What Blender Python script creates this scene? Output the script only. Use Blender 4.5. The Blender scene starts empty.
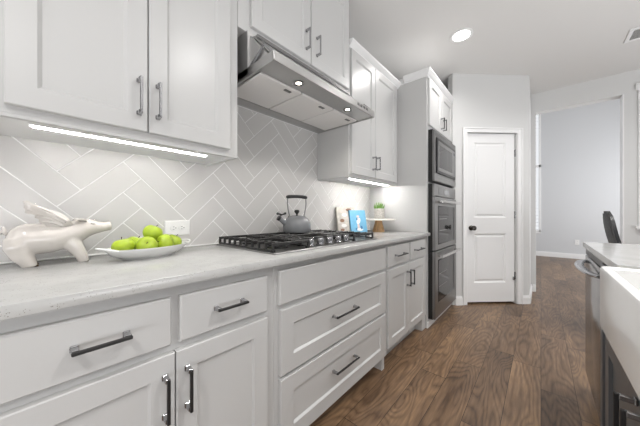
import bpy, bmesh, math, random
from mathutils import Vector, Matrix, noise
random.seed(7)
C = bpy.context.scene.collection
SC = bpy.context.scene

# ------------------------------------------------------------------ camera
F_PX, VPX, HOR = 250.0, 541.0, 213.7
CAMX, CAMZ = 1.431, 1.092
YAW = math.atan((VPX - 320) / F_PX)
cam_d = bpy.data.cameras.new('camera')
cam = bpy.data.objects.new('camera', cam_d); C.objects.link(cam)
cam.location = (CAMX, 0, CAMZ)
cam.rotation_euler = (math.pi / 2, 0, YAW)
cam_d.sensor_width = 36.0
cam_d.lens = 36.0 * F_PX / 640.0
cam_d.shift_y = (HOR - 213.0) / 640.0
cam_d.clip_start = 0.02
SC.camera = cam

# ------------------------------------------------------------------ world, view
w = bpy.data.worlds.new('world'); SC.world = w; w.use_nodes = True
bg = w.node_tree.nodes['Background']
bg.inputs[0].default_value = (0.93, 0.96, 1.0, 1)
bg.inputs[1].default_value = 0.55
# world strength raised towards +Y, added to brighten the far room window
_nt = w.node_tree; _tc = _nt.nodes.new('ShaderNodeTexCoord'); _sp = _nt.nodes.new('ShaderNodeSeparateXYZ')
_mr = _nt.nodes.new('ShaderNodeMapRange'); _mr.inputs['From Min'].default_value = 0.80; _mr.inputs['From Max'].default_value = 0.95
_mr.inputs['To Min'].default_value = 0.22; _mr.inputs['To Max'].default_value = 2.2
_nt.links.new(_tc.outputs['Generated'], _sp.inputs[0]); _nt.links.new(_sp.outputs[1], _mr.inputs['Value']); _nt.links.new(_mr.outputs[0], bg.inputs[1])
SC.view_settings.view_transform = 'Standard'
SC.view_settings.look = 'None'
SC.view_settings.exposure = -1.18
SC.view_settings.gamma = 1.0
SC.view_settings.use_curve_mapping = False
SC.cycles.use_denoising = True
SC.cycles.max_bounces = 10
SC.cycles.diffuse_bounces = 6
SC.cycles.sample_clamp_indirect = 6.0
CEIL = 2.77
LED_STRENGTH = 135.0
CAN_POWER = 34.0
HOOD_POWER = 6.0

def ceiling_lamp(x, y, power, col=(1.0, 0.98, 0.955)):
    d = bpy.data.lights.new('downlight_lamp', 'AREA'); d.shape = 'DISK'; d.size = 0.14
    d.energy = power; d.color = col; d.spread = math.radians(150)
    o = bpy.data.objects.new('downlight_lamp', d); C.objects.link(o)
    o.location = (x, y, CEIL - 0.02); return o
CANS = [(0.87, 2.64), (2.06, 1.11), (2.3, 2.9), (1.5, -0.9), (2.9, -0.3)]  # first is the visible can, second inferred from a door highlight, others added unseen
for i_, (cx_, cy_) in enumerate(CANS): ceiling_lamp(cx_, cy_, CAN_POWER * (0.5 if i_ == 0 else 1.0))

# unseen area lights added as fill for the kitchen ceiling and far room
def fill_light(loc, rot, sx, sy, power, col=(0.985, 0.99, 1.0)):
    d = bpy.data.lights.new('added_fill_area', 'AREA'); d.shape = 'RECTANGLE'; d.size = sx; d.size_y = sy; d.energy = power; d.color = col
    o = bpy.data.objects.new('added_fill_area', d); C.objects.link(o); o.location = loc
    o.rotation_euler = [math.radians(a) for a in rot]; return o
fill_light((3.9, 1.2, 0.7), (0, 150, 0), 1.4, 4.0, 215)         # added uplight on the right, brightens the ceiling
fill_light((1.9, -2.3, 0.7), (148, 0, 0), 3.2, 1.4, 150)        # second added uplight, behind the camera
fill_light((4.1, 6.6, 1.6), (0, 90, 0), 2.2, 2.6, 260)         # added fill at the right of the far room, brightens its wall

# ------------------------------------------------------------------ materials
def mat(name, col, rough=0.5, metal=0.0, bump=0.0, bscale=60.0, emit=None, var=0.0, vscale=8.0, coat=0.0, spec=0.5, stretch=(1, 1, 1)):
    m = bpy.data.materials.new(name); m.use_nodes = True
    nt = m.node_tree; b = nt.nodes['Principled BSDF']
    b.inputs['Base Color'].default_value = (*col, 1)
    b.inputs['Roughness'].default_value = rough
    b.inputs['Metallic'].default_value = metal
    b.inputs['Coat Weight'].default_value = coat
    b.inputs['Specular IOR Level'].default_value = spec
    if emit:
        b.inputs['Emission Color'].default_value = (*emit[0], 1)
        b.inputs['Emission Strength'].default_value = emit[1]
    if bump or var:
        tc = nt.nodes.new('ShaderNodeTexCoord'); mp = nt.nodes.new('ShaderNodeMapping')
        nt.links.new(tc.outputs['Object'], mp.inputs[0]); mp.inputs['Scale'].default_value = stretch
    if var:
        n = nt.nodes.new('ShaderNodeTexNoise'); n.inputs['Scale'].default_value = vscale; n.inputs['Detail'].default_value = 4
        nt.links.new(mp.outputs[0], n.inputs['Vector'])
        r = nt.nodes.new('ShaderNodeValToRGB')
        r.color_ramp.elements[0].position = 0.3; r.color_ramp.elements[1].position = 0.7
        r.color_ramp.elements[0].color = (*[max(0, c * (1 - var)) for c in col], 1)
        r.color_ramp.elements[1].color = (*[min(1, c * (1 + var)) for c in col], 1)
        nt.links.new(n.outputs['Fac'], r.inputs[0]); nt.links.new(r.outputs[0], b.inputs['Base Color'])
    if bump:
        n2 = nt.nodes.new('ShaderNodeTexNoise'); n2.inputs['Scale'].default_value = bscale; n2.inputs['Detail'].default_value = 3
        nt.links.new(mp.outputs[0], n2.inputs['Vector'])
        bp = nt.nodes.new('ShaderNodeBump'); bp.inputs['Strength'].default_value = bump; bp.inputs['Distance'].default_value = 0.01
        nt.links.new(n2.outputs['Fac'], bp.inputs['Height']); nt.links.new(bp.outputs[0], b.inputs['Normal'])
    return m

PAINT = mat('white_cabinet_paint', (0.575, 0.573, 0.568), 0.28, bump=0.03, bscale=25)
TRIMW = mat('white_trim_paint', (0.84, 0.84, 0.84), 0.3, bump=0.03, bscale=30)
WALL = mat('pale_grey_wall_paint', (0.665, 0.665, 0.66), 0.75, bump=0.08, bscale=120)
FARWALL = mat('cool_grey_wall_paint', (0.62, 0.63, 0.645), 0.45, bump=0.06, bscale=90)
CEILM = mat('ceiling_paint', (0.73, 0.72, 0.708), 0.85, bump=0.1, bscale=140)
TILE = mat('grey_glazed_tile', (0.565, 0.555, 0.545), 0.30, bump=0.02, bscale=14)
GROUT = mat('white_grout', (0.80, 0.80, 0.79), 0.8, bump=0.2, bscale=300)
STEEL = mat('brushed_steel', (0.29, 0.287, 0.283), 0.34, 1.0, bump=0.05, bscale=60, stretch=(40, 1, 40))
STEELD = mat('dark_steel', (0.25, 0.25, 0.25), 0.3, 1.0)
STEELG = mat('glossy_steel', (0.30, 0.295, 0.29), 0.16, 1.0, bump=0.03, bscale=40, stretch=(1, 1, 30))
STEELH = mat('hood_steel', (0.52, 0.515, 0.51), 0.30, 1.0, bump=0.012, bscale=30, stretch=(1, 1, 30))
HANDLEM = mat('bright_steel', (0.62, 0.615, 0.61), 0.22, 1.0, bump=0.01)
STEELR = mat('satin_steel', (0.62, 0.615, 0.61), 0.5, 1.0, bump=0.02, bscale=40)
FILTER = mat('pale_filter_mesh', (0.82, 0.80, 0.785), 0.6, 0.1, bump=0.3, bscale=500)
NICKEL = mat('brushed_nickel', (0.42, 0.42, 0.43), 0.25, 1.0, bump=0.02, bscale=100)
GUN = mat('gunmetal_dark_reflection', (0.022, 0.021, 0.021), 0.42, 0.2, bump=0.02, bscale=100)  # dark colour stands in for the floor mirrored in the pull bars
BLACK = mat('black_plastic', (0.012, 0.012, 0.012), 0.35, bump=0.02)
IRON = mat('cast_iron', (0.022, 0.021, 0.021), 0.3, bump=0.15, bscale=400)
GLASSB = mat('dark_oven_glass', (0.025, 0.025, 0.026), 0.08, 0.0, var=0.1, spec=0.25)
DISPLAY = mat('grey_display', (0.30, 0.31, 0.32), 0.1, var=0.1)
ISLAND = mat('slate_cabinet_paint', (0.085, 0.092, 0.10), 0.35, bump=0.04, bscale=30)
SINKM = mat('white_fireclay', (0.88, 0.88, 0.87), 0.15, bump=0.04, bscale=6)
PORC = mat('ivory_glazed_ceramic', (0.60, 0.565, 0.53), 0.10, coat=0.5, bump=0.12, bscale=35, var=0.06, vscale=20)
DISH = mat('white_glazed_dish', (0.80, 0.80, 0.79), 0.14, bump=0.02)
APPLE = mat('green_apple_skin', (0.36, 0.48, 0.03), 0.28, var=0.22, vscale=22, bump=0.03)
STEM = mat('apple_stem', (0.06, 0.035, 0.015), 0.8, bump=0.2)
ENAMEL = mat('blue_grey_enamel', (0.19, 0.197, 0.207), 0.16, coat=0.4, bump=0.02)
OAK = mat('light_oak', (0.50, 0.30, 0.14), 0.45, var=0.25, vscale=6, stretch=(12, 12, 1.5), bump=0.05)
MARBLE = mat('pale_board', (0.72, 0.69, 0.64), 0.3, var=0.08)
STONEPOT = mat('speckled_stone_pot', (0.52, 0.50, 0.47), 0.75, var=0.22, vscale=90, bump=0.2, bscale=160)
LEAF = mat('succulent_green', (0.13, 0.27, 0.05), 0.5, var=0.3, vscale=60, bump=0.05)
PAPER = mat('book_pages', (0.72, 0.70, 0.64), 0.8, bump=0.1, bscale=300)
BLUEC = mat('sky_blue_cover', (0.16, 0.42, 0.62), 0.35, var=0.08, vscale=30)
BLUED = mat('deep_blue_ink', (0.05, 0.16, 0.34), 0.4)
PINK = mat('pale_pink_ink', (0.70, 0.55, 0.50), 0.4)
WHITEINK = mat('white_ink', (0.8, 0.8, 0.78), 0.4)
BROWNINK = mat('brown_ink', (0.25, 0.14, 0.09), 0.5)
PALEC = mat('stone_cover', (0.55, 0.52, 0.47), 0.45, var=0.2, vscale=25)
SOIL = mat('dark_soil', (0.06, 0.045, 0.03), 0.95, bump=0.5, bscale=200)
OUTLETM = mat('white_outlet_plastic', (0.82, 0.82, 0.81), 0.3, bump=0.01)
KNOBM = mat('dark_bronze', (0.06, 0.055, 0.05), 0.25, 0.9, bump=0.02)
BLIND = mat('white_blind_fabric', (0.82, 0.82, 0.83), 0.6, bump=0.05, bscale=200)
LEDR = mat('led_diffuser_bright', (0.9, 0.9, 0.9), 0.5, emit=((1.0, 0.975, 0.94), LED_STRENGTH * 1.8))
LEDM = mat('led_diffuser', (0.9, 0.9, 0.9), 0.5, emit=((1.0, 0.975, 0.94), LED_STRENGTH))
BULB = mat('halogen_bulb', (1, 1, 1), 0.4, emit=((1.0, 0.90, 0.74), 40.0))
CANGLOW = mat('downlight_lens', (1, 1, 1), 0.4, emit=((1.0, 0.97, 0.92), 25.0))
VENTDARK = mat('vent_gap_shade', (0.08, 0.08, 0.08), 0.7, bump=0.02)
CHAIRM = mat('black_leather', (0.016, 0.017, 0.019), 0.4, bump=0.1, bscale=150)
CHAIRL = mat('charcoal_weave', (0.09, 0.095, 0.10), 0.6, bump=0.5, bscale=200)
def glass_mat():
    m = bpy.data.materials.new('window_glass'); m.use_nodes = True
    b = m.node_tree.nodes['Principled BSDF']
    b.inputs['Base Color'].default_value = (1, 1, 1, 1); b.inputs['Roughness'].default_value = 0.0
    b.inputs['Transmission Weight'].default_value = 1.0; b.inputs['IOR'].default_value = 1.05
    return m
GLASS = glass_mat()

def quartz_mat():
    m = bpy.data.materials.new('speckled_quartz'); m.use_nodes = True
    nt = m.node_tree; L = nt.links; b = nt.nodes['Principled BSDF']
    tc = nt.nodes.new('ShaderNodeTexCoord')
    n1 = nt.nodes.new('ShaderNodeTexNoise'); n1.inputs['Scale'].default_value = 14; n1.inputs['Detail'].default_value = 6
    r1 = nt.nodes.new('ShaderNodeValToRGB')
    r1.color_ramp.elements[0].color = (0.475, 0.475, 0.465, 1); r1.color_ramp.elements[0].position = 0.3
    r1.color_ramp.elements[1].color = (0.53, 0.53, 0.52, 1); r1.color_ramp.elements[1].position = 0.65
    v = nt.nodes.new('ShaderNodeTexVoronoi'); v.inputs['Scale'].default_value = 210
    lt = nt.nodes.new('ShaderNodeMath'); lt.operation = 'LESS_THAN'; lt.inputs[1].default_value = 0.22
    n2 = nt.nodes.new('ShaderNodeTexNoise'); n2.inputs['Scale'].default_value = 38
    gt = nt.nodes.new('ShaderNodeMath'); gt.operation = 'GREATER_THAN'; gt.inputs[1].default_value = 0.53
    mu = nt.nodes.new('ShaderNodeMath'); mu.operation = 'MULTIPLY'
    mix = nt.nodes.new('ShaderNodeMixRGB'); mix.inputs[2].default_value = (0.28, 0.265, 0.245, 1)
    for t in (n1, v, n2): L.new(tc.outputs['Object'], t.inputs['Vector'])
    L.new(n1.outputs['Fac'], r1.inputs[0]); L.new(v.outputs['Distance'], lt.inputs[0]); L.new(n2.outputs['Fac'], gt.inputs[0])
    L.new(lt.outputs[0], mu.inputs[0]); L.new(gt.outputs[0], mu.inputs[1]); L.new(mu.outputs[0], mix.inputs[0])
    L.new(r1.outputs[0], mix.inputs[1]); L.new(mix.outputs[0], b.inputs['Base Color'])
    b.inputs['Roughness'].default_value = 0.16
    return m
QUARTZ = quartz_mat()

def floor_mat():
    m = bpy.data.materials.new('hickory_planks'); m.use_nodes = True
    nt = m.node_tree; L = nt.links; N = nt.nodes.new; b = nt.nodes['Principled BSDF']
    tc = N('ShaderNodeTexCoord'); sep = N('ShaderNodeSeparateXYZ'); L.new(tc.outputs['Object'], sep.inputs[0])
    # rows of boards 0.158 m wide along Y, joints staggered
    ax = N('ShaderNodeMath'); ax.operation = 'ADD'; ax.inputs[1].default_value = -1.431 + 0.158 * 30
    L.new(sep.outputs[0], ax.inputs[0])
    row = N('ShaderNodeMath'); row.operation = 'DIVIDE'; row.inputs[1].default_value = 0.158; L.new(ax.outputs[0], row.inputs[0])
    rfl = N('ShaderNodeMath'); rfl.operation = 'FLOOR'; L.new(row.outputs[0], rfl.inputs[0])
    rfr = N('ShaderNodeMath'); rfr.operation = 'FRACT'; L.new(row.outputs[0], rfr.inputs[0])
    wn = N('ShaderNodeTexWhiteNoise'); wn.noise_dimensions = '1D'; L.new(rfl.outputs[0], wn.inputs['W'])
    off = N('ShaderNodeMath'); off.operation = 'MULTIPLY_ADD'; off.inputs[1].default_value = 7.0
    L.new(wn.outputs['Value'], off.inputs[0]); L.new(sep.outputs[1], off.inputs[2])
    seg = N('ShaderNodeMath'); seg.operation = 'DIVIDE'; seg.inputs[1].default_value = 0.95; L.new(off.outputs[0], seg.inputs[0])
    sfl = N('ShaderNodeMath'); sfl.operation = 'FLOOR'; L.new(seg.outputs[0], sfl.inputs[0])
    sfr = N('ShaderNodeMath'); sfr.operation = 'FRACT'; L.new(seg.outputs[0], sfr.inputs[0])
    cid = N('ShaderNodeCombineXYZ'); L.new(rfl.outputs[0], cid.inputs[0]); L.new(sfl.outputs[0], cid.inputs[1])
    wn2 = N('ShaderNodeTexWhiteNoise'); wn2.noise_dimensions = '2D'; L.new(cid.outputs[0], wn2.inputs['Vector'])
    # grain coordinates: stretched along the board, shifted per board
    cs = N('ShaderNodeVectorMath'); cs.operation = 'SCALE'; cs.inputs['Scale'].default_value = 23.0
    L.new(wn2.outputs['Color'], cs.inputs[0])
    mp = N('ShaderNodeMapping'); mp.inputs['Scale'].default_value = (5.0, 1.1, 1.0); L.new(tc.outputs['Object'], mp.inputs[0])
    ad = N('ShaderNodeVectorMath'); ad.operation = 'ADD'; L.new(mp.outputs[0], ad.inputs[0]); L.new(cs.outputs[0], ad.inputs[1])
    big = N('ShaderNodeTexNoise'); big.inputs['Scale'].default_value = 1.0; big.inputs['Detail'].default_value = 1.5; big.inputs['Distortion'].default_value = 0.5
    L.new(ad.outputs[0], big.inputs['Vector'])
    ring = N('ShaderNodeMath'); ring.operation = 'MULTIPLY'; ring.inputs[1].default_value = 120.0; L.new(big.outputs['Fac'], ring.inputs[0])
    sn = N('ShaderNodeMath'); sn.operation = 'SINE'; L.new(ring.outputs[0], sn.inputs[0])
    s01 = N('ShaderNodeMath'); s01.operation = 'MULTIPLY_ADD'; s01.inputs[1].default_value = 0.5; s01.inputs[2].default_value = 0.5; L.new(sn.outputs[0], s01.inputs[0])
    mp2 = N('ShaderNodeMapping'); mp2.inputs['Scale'].default_value = (80.0, 8.0, 1.0); L.new(tc.outputs['Object'], mp2.inputs[0])
    ad2 = N('ShaderNodeVectorMath'); ad2.operation = 'ADD'; L.new(mp2.outputs[0], ad2.inputs[0]); L.new(cs.outputs[0], ad2.inputs[1])
    fine = N('ShaderNodeTexNoise'); fine.inputs['Scale'].default_value = 1.0; fine.inputs['Detail'].default_value = 4; L.new(ad2.outputs[0], fine.inputs['Vector'])
    blot = N('ShaderNodeTexNoise'); blot.inputs['Scale'].default_value = 1.3; blot.inputs['Detail'].default_value = 3; L.new(ad.outputs[0], blot.inputs['Vector'])
    # sum: grain value
    pw = N('ShaderNodeMath'); pw.operation = 'POWER'; pw.inputs[1].default_value = 0.45; L.new(s01.outputs[0], pw.inputs[0])
    g1 = N('ShaderNodeMath'); g1.operation = 'MULTIPLY'; g1.inputs[1].default_value = 0.17; L.new(pw.outputs[0], g1.inputs[0])
    g2 = N('ShaderNodeMath'); g2.operation = 'MULTIPLY_ADD'; g2.inputs[1].default_value = 0.42; L.new(fine.outputs['Fac'], g2.inputs[0]); L.new(g1.outputs[0], g2.inputs[2])
    g3 = N('ShaderNodeMath'); g3.operation = 'MULTIPLY_ADD'; g3.inputs[1].default_value = 0.55; L.new(blot.outputs['Fac'], g3.inputs[0]); L.new(g2.outputs[0], g3.inputs[2])
    g4 = N('ShaderNodeMath'); g4.operation = 'MULTIPLY_ADD'; g4.inputs[1].default_value = 0.20; L.new(wn2.outputs['Value'], g4.inputs[0]); L.new(g3.outputs[0], g4.inputs[2])
    ramp = N('ShaderNodeValToRGB'); cr = ramp.color_ramp
    cr.elements[0].position = 0.36; cr.elements[0].color = (0.034, 0.019, 0.010, 1)
    cr.elements[1].position = 1.05 if False else 1.0; cr.elements[1].color = (0.36, 0.225, 0.122, 1)
    e = cr.elements.new(0.60); e.color = (0.118, 0.070, 0.040, 1)
    e = cr.elements.new(0.80); e.color = (0.210, 0.130, 0.075, 1)
    L.new(g4.outputs[0], ramp.inputs[0])
    # seams
    def edge(fr, wdt):
        a = N('ShaderNodeMath'); a.operation = 'SUBTRACT'; a.inputs[1].default_value = 0.5; L.new(fr, a.inputs[0])
        q = N('ShaderNodeMath'); q.operation = 'ABSOLUTE'; L.new(a.outputs[0], q.inputs[0])
        r = N('ShaderNodeMath'); r.operation = 'GREATER_THAN'; r.inputs[1].default_value = 0.5 - wdt; L.new(q.outputs[0], r.inputs[0])
        return r.outputs[0]
    mx = N('ShaderNodeMath'); mx.operation = 'MAXIMUM'; L.new(edge(rfr.outputs[0], 0.008), mx.inputs[0]); L.new(edge(sfr.outputs[0], 0.002), mx.inputs[1])
    mix = N('ShaderNodeMixRGB'); mix.inputs[2].default_value = (0.03, 0.017, 0.01, 1); L.new(mx.outputs[0], mix.inputs[0]); L.new(ramp.outputs[0], mix.inputs[1])
    L.new(mix.outputs[0], b.inputs['Base Color'])
    b.inputs['Roughness'].default_value = 0.36
    bp = N('ShaderNodeBump'); bp.inputs['Strength'].default_value = 0.25; bp.inputs['Distance'].default_value = 0.004
    hs = N('ShaderNodeMath'); hs.operation = 'SUBTRACT'; L.new(g3.outputs[0], hs.inputs[0]); L.new(mx.outputs[0], hs.inputs[1])
    L.new(hs.outputs[0], bp.inputs['Height']); L.new(bp.outputs[0], b.inputs['Normal'])
    return m
FLOOR = floor_mat()

# ------------------------------------------------------------------ mesh helpers
class MB:
    """collects shapes (world coordinates) into one mesh"""
    def __init__(s): s.bm = bmesh.new(); s.mi = 0
    def _done(s, verts, M=None):
        if M is not None: bmesh.ops.transform(s.bm, matrix=M, verts=verts)
        fs = set(f for v in verts for f in v.link_faces)
        for f in fs: f.material_index = s.mi
        return s
    def box(s, x0, x1, y0, y1, z0, z1, bev=0.0, seg=1, M=None):
        r = bmesh.ops.create_cube(s.bm, size=1.0)['verts']
        for v in r: v.co = Vector(((x0 + x1) / 2 + v.co.x * (x1 - x0), (y0 + y1) / 2 + v.co.y * (y1 - y0), (z0 + z1) / 2 + v.co.z * (z1 - z0)))
        if bev:
            es = list(set(e for v in r for e in v.link_edges))
            n0 = set(s.bm.verts)
            o = bmesh.ops.bevel(s.bm, geom=es, offset=bev, segments=seg, affect='EDGES', profile=0.5)
            r = list(set(v for f in o['faces'] for v in f.verts) | set(v for v in r if v.is_valid))
        return s._done(r, M)
    def poly_prism(s, pts, d0, d1, M=None):
        """pts (u,v) outline extruded along w from d0 to d1"""
        a = [s.bm.verts.new((u, v, d0)) for u, v in pts]; b = [s.bm.verts.new((u, v, d1)) for u, v in pts]
        n = len(pts)
        s.bm.faces.new(list(reversed(a))); s.bm.faces.new(b)
        for i in range(n): s.bm.faces.new((a[i], a[(i + 1) % n], b[(i + 1) % n], b[i]))
        return s._done(a + b, M)
    def rings(s, u0, u1, v0, v1, prof, M=None, back=True):
        """nested rectangles: prof = [(inset, w)...], closed by a front panel"""
        R = []
        for i, wv in prof:
            R.append([s.bm.verts.new(p) for p in ((u0 + i, v0 + i, wv), (u1 - i, v0 + i, wv), (u1 - i, v1 - i, wv), (u0 + i, v1 - i, wv))])
        for a, b in zip(R, R[1:]):
            for k in range(4): s.bm.faces.new((a[k], a[(k + 1) % 4], b[(k + 1) % 4], b[k]))
        s.bm.faces.new(R[-1])
        if back: s.bm.faces.new(list(reversed(R[0])))
        return s._done([v for r in R for v in r], M)
    def tube(s, pts, rad, n=10, M=None, caps=True, flat=1.0):
        pts = [Vector(p) for p in pts]
        rads = rad if isinstance(rad, (list, tuple)) else [rad] * len(pts)
        rs = []; prev = None
        for i, p in enumerate(pts):
            t = (pts[min(i + 1, len(pts) - 1)] - pts[max(i - 1, 0)]).normalized()
            if prev is None:
                up = Vector((0, 0, 1)) if abs(t.z) < 0.9 else Vector((1, 0, 0))
                a = t.cross(up).normalized()
            else:
                a = (prev - t * prev.dot(t)).normalized()
            prev = a; b = t.cross(a)
            rs.append([s.bm.verts.new(p + (a * math.cos(2 * math.pi * k / n) + b * math.sin(2 * math.pi * k / n) * flat) * rads[i]) for k in range(n)])
        for A, B in zip(rs, rs[1:]):
            for k in range(n): s.bm.faces.new((A[k], A[(k + 1) % n], B[(k + 1) % n], B[k]))
        if caps:
            s.bm.faces.new(list(reversed(rs[0]))); s.bm.faces.new(rs[-1])
        return s._done([v for r in rs for v in r], M)
    def lathe(s, prof, c=(0, 0, 0), n=40, M=None, sx=1.0, sy=1.0):
        """prof = [(radius, z)...] turned about Z at c; zero radii close"""
        rs = []
        for r, z in prof:
            if r < 1e-6: rs.append([s.bm.verts.new((c[0], c[1], c[2] + z))])
            else: rs.append([s.bm.verts.new((c[0] + r * sx * math.cos(2 * math.pi * k / n), c[1] + r * sy * math.sin(2 * math.pi * k / n), c[2] + z)) for k in range(n)])
        for A, B in zip(rs, rs[1:]):
            for k in range(n):
                a0, a1 = A[k % len(A)], A[(k + 1) % len(A)]; b0, b1 = B[k % len(B)], B[(k + 1) % len(B)]
                vs = []
                for v in (a0, a1, b1, b0):
                    if v not in vs: vs.append(v)
                if len(vs) > 2: s.bm.faces.new(vs)
        return s._done([v for r in rs for v in r], M)
    def sphere(s, c, r, n=16, M=None, sc=(1, 1, 1)):
        q = bmesh.ops.create_uvsphere(s.bm, u_segments=n, v_segments=max(6, n // 2), radius=1.0)['verts']
        for v in q: v.co = Vector((c[0] + v.co.x * r * sc[0], c[1] + v.co.y * r * sc[1], c[2] + v.co.z * r * sc[2]))
        return s._done(q, M)
    def build(s, name, mats, parent=None, smooth=30.0):
        bm = s.bm
        bmesh.ops.recalc_face_normals(bm, faces=bm.faces[:])
        if parent is not None:
            bmesh.ops.transform(bm, matrix=world_of(parent).inverted(), verts=bm.verts[:])
            off = Vector((0, 0, 0))
        else:
            xs = [v.co.x for v in bm.verts]; ys = [v.co.y for v in bm.verts]; zs = [v.co.z for v in bm.verts]
            off = Vector(((min(xs) + max(xs)) / 2, (min(ys) + max(ys)) / 2, min(zs)))
            if s.__dict__.get('keep'): off = Vector((0, 0, 0))
            bmesh.ops.translate(bm, vec=-off, verts=bm.verts[:])
        me = bpy.data.meshes.new(name)
        bm.to_mesh(me); bm.free()
        for m in (mats if isinstance(mats, (list, tuple)) else [mats]): me.materials.append(m)
        if smooth:
            me.shade_smooth()
            me.set_sharp_from_angle(angle=math.radians(smooth))
        o = bpy.data.objects.new(name, me); C.objects.link(o); o.location = off
        if parent is not None: o.parent = parent
        return o

def world_of(o):
    M = Matrix.Identity(4)
    while o is not None:
        M = Matrix.LocRotScale(o.location, o.rotation_euler, o.scale) @ M; o = o.parent
    return M
def tag(o, label=None, cat=None, group=None, kind=None):
    if label: o['label'] = label
    if cat: o['category'] = cat
    if group: o['group'] = group
    if kind: o['kind'] = kind
    return o
def thing(name, label, cat, loc=(0, 0, 0), rz=0.0, group=None):
    o = bpy.data.objects.new(name, None); C.objects.link(o); o.location = loc; o.rotation_euler = (0, 0, rz)
    o.empty_display_size = 0.1
    return tag(o, label, cat, group)
def copy_tree(o, parent=None):
    c = o.copy(); C.objects.link(c)
    if parent is not None: c.parent = parent
    for ch in list(o.children): copy_tree(ch, c)
    return c
def structure(o, label, cat): return tag(o, label, cat, kind='structure')

def frame(O, U, W):
    """matrix with local u along U, v up, w along W (outward)"""
    U = Vector(U).normalized(); W = Vector(W).normalized(); V = Vector((0, 0, 1))
    return Matrix(((U.x, V.x, W.x, O[0]), (U.y, V.y, W.y, O[1]), (U.z, V.z, W.z, O[2]), (0, 0, 0, 1)))
def left_front(x): return frame((x, 0, 0), (0, 1, 0), (1, 0, 0))       # u = Y, v = Z, w = X - x
def island_front(x): return frame((x, 0, 0), (0, -1, 0), (-1, 0, 0))    # u = -Y

def shaker(M, u0, u1, v0, v1, t=0.02, rail=0.057, rec=0.009, bev=0.006, edge=0.0025):
    b = MB()
    b.rings(u0, u1, v0, v1, [(0, 0.0), (0, t - edge), (edge, t), (rail, t), (rail + bev, t - rec), (rail + bev + 0.001, t - rec)], M)
    return b
def slab(M, u0, u1, v0, v1, t=0.02, edge=0.004):
    b = MB(); b.rings(u0, u1, v0, v1, [(0, 0.0), (0, t - edge), (edge, t), (edge + 0.004, t)], M); return b
def pull(M, u, v, L, vertical, parent, w0=0.02, proj=0.034, th=0.0085, bar=None):
    """bar pull: flared nickel posts and a dark square bar"""
    b = MB()
    def bx(du0, du1, dv0, dv1, a, c, bev):
        if vertical: du0, du1, dv0, dv1 = dv0, dv1, du0, du1
        b.box(u + du0, u + du1, v + dv0, v + dv1, a, c, bev, 1, M)
    for sgn in (-1, 1):
        e = sgn * (L / 2 - 0.007)
        b.mi = 0
        bx(e - 0.008, e + 0.008, -0.008, 0.008, w0, w0 + 0.006, 0.002)
        bx(e - 0.0065, e + 0.0065, -0.006, 0.006, w0 + 0.005, w0 + proj - 0.0045, 0.0015)
    b.mi = 1
    bx(-L / 2, L / 2, -th / 2, th / 2, w0 + proj - 0.005, w0 + proj + 0.004, 0.0018)
    o = b.build('pull', [NICKEL, bar or GUN], parent); return o

# ================================================================== STRUCTURE
def sbox(name, dims, m, label, cat, bev=0.0):
    b = MB(); b.keep = True; b.box(*dims, bev); return structure(b.build(name, m, None, 0), label, cat)

sbox('floor', (-0.12, 3.6, -2.0, 9.0, -0.1, 0.0), FLOOR, 'brown hickory plank floor with swirling grain', 'floor')
sbox('wall_left', (-0.12, 0.0, -0.9, 4.62, 0.0, CEIL), WALL, 'pale grey painted wall behind the white cabinets', 'wall')
sbox('ceiling', (-0.12, 5.0, -2.5, 4.62, CEIL, CEIL + 0.12), CEILM, 'flat warm grey painted kitchen ceiling', 'ceiling')

# pantry wall at 45 degrees with a door opening
PO = Vector((0.66, 3.31, 0.0)); PE = Vector((1.324, 3.958, 0.0))
PU = (PE - PO).normalized(); PW = Vector((PU.y, -PU.x, 0)); PLEN = (PE - PO).length
PM = frame(PO, PU, PW)
b = MB(); b.keep = True
DO0, DO1, DOT = 0.143, 0.767, 2.075
b.box(-0.03, DO0, 0, CEIL, -0.10, 0, 0, 1, PM); b.box(DO1, PLEN, 0, CEIL, -0.10, 0, 0, 1, PM); b.box(DO0, DO1, DOT, CEIL, -0.10, 0, 0, 1, PM)
structure(b.build('wall_pantry', WALL, None, 0), 'pale grey angled wall around the white pantry door', 'wall')
sbox('wall_pantry_side', (1.20, 1.324, 3.97, 4.62, 0, CEIL), WALL, 'narrow pale grey wall beyond the pantry door', 'wall')
# back wall with the wide opening and a window further right
b = MB(); b.keep = True
YB = 4.62; OX0, OX1, OZ = 1.377, 2.165, 2.51
b.box(-0.12, OX0, YB, YB + 0.13, 0, 4.2); b.box(OX0, OX1, YB, YB + 0.13, OZ, 4.2)
KX0, KX1, KZ0, KZ1 = 2.335, 3.30, 0.96, 2.50
b.box(OX1, KX0, YB, YB + 0.13, 0, 4.2); b.box(KX1, 5.0, YB, YB + 0.13, 0, 4.2)
b.box(KX0, KX1, YB, YB + 0.13, 0, KZ0); b.box(KX0, KX1, YB, YB + 0.13, KZ1, 4.2)
structure(b.build('wall_back', WALL, None, 0), 'pale grey wall with the tall opening to the far room', 'wall')
# far room
YF = 8.65
b = MB(); b.keep = True
WX0, WX1, WZ0, WZ1 = 0.55, 1.43, 0.62, 3.75
b.box(0.2, WX0, YF, YF + 0.13, 0, 4.2); b.box(WX1, 4.2, YF, YF + 0.13, 0, 4.2)
b.box(WX0, WX1, YF, YF + 0.13, 0, WZ0); b.box(WX0, WX1, YF, YF + 0.13, WZ1, 4.2)
structure(b.build('wall_far', FARWALL, None, 0), 'cool grey wall of the far room seen through the opening', 'wall')
sbox('wall_far_left', (0.08, 0.2, YB + 0.13, YF + 0.13, 0, 4.2), FARWALL, 'left side wall of the far room', 'wall')
sbox('ceiling_far', (0.08, 4.2, YB, YF + 0.13, 4.2, 4.3), CEILM, 'high ceiling of the far room', 'ceiling')

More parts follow.
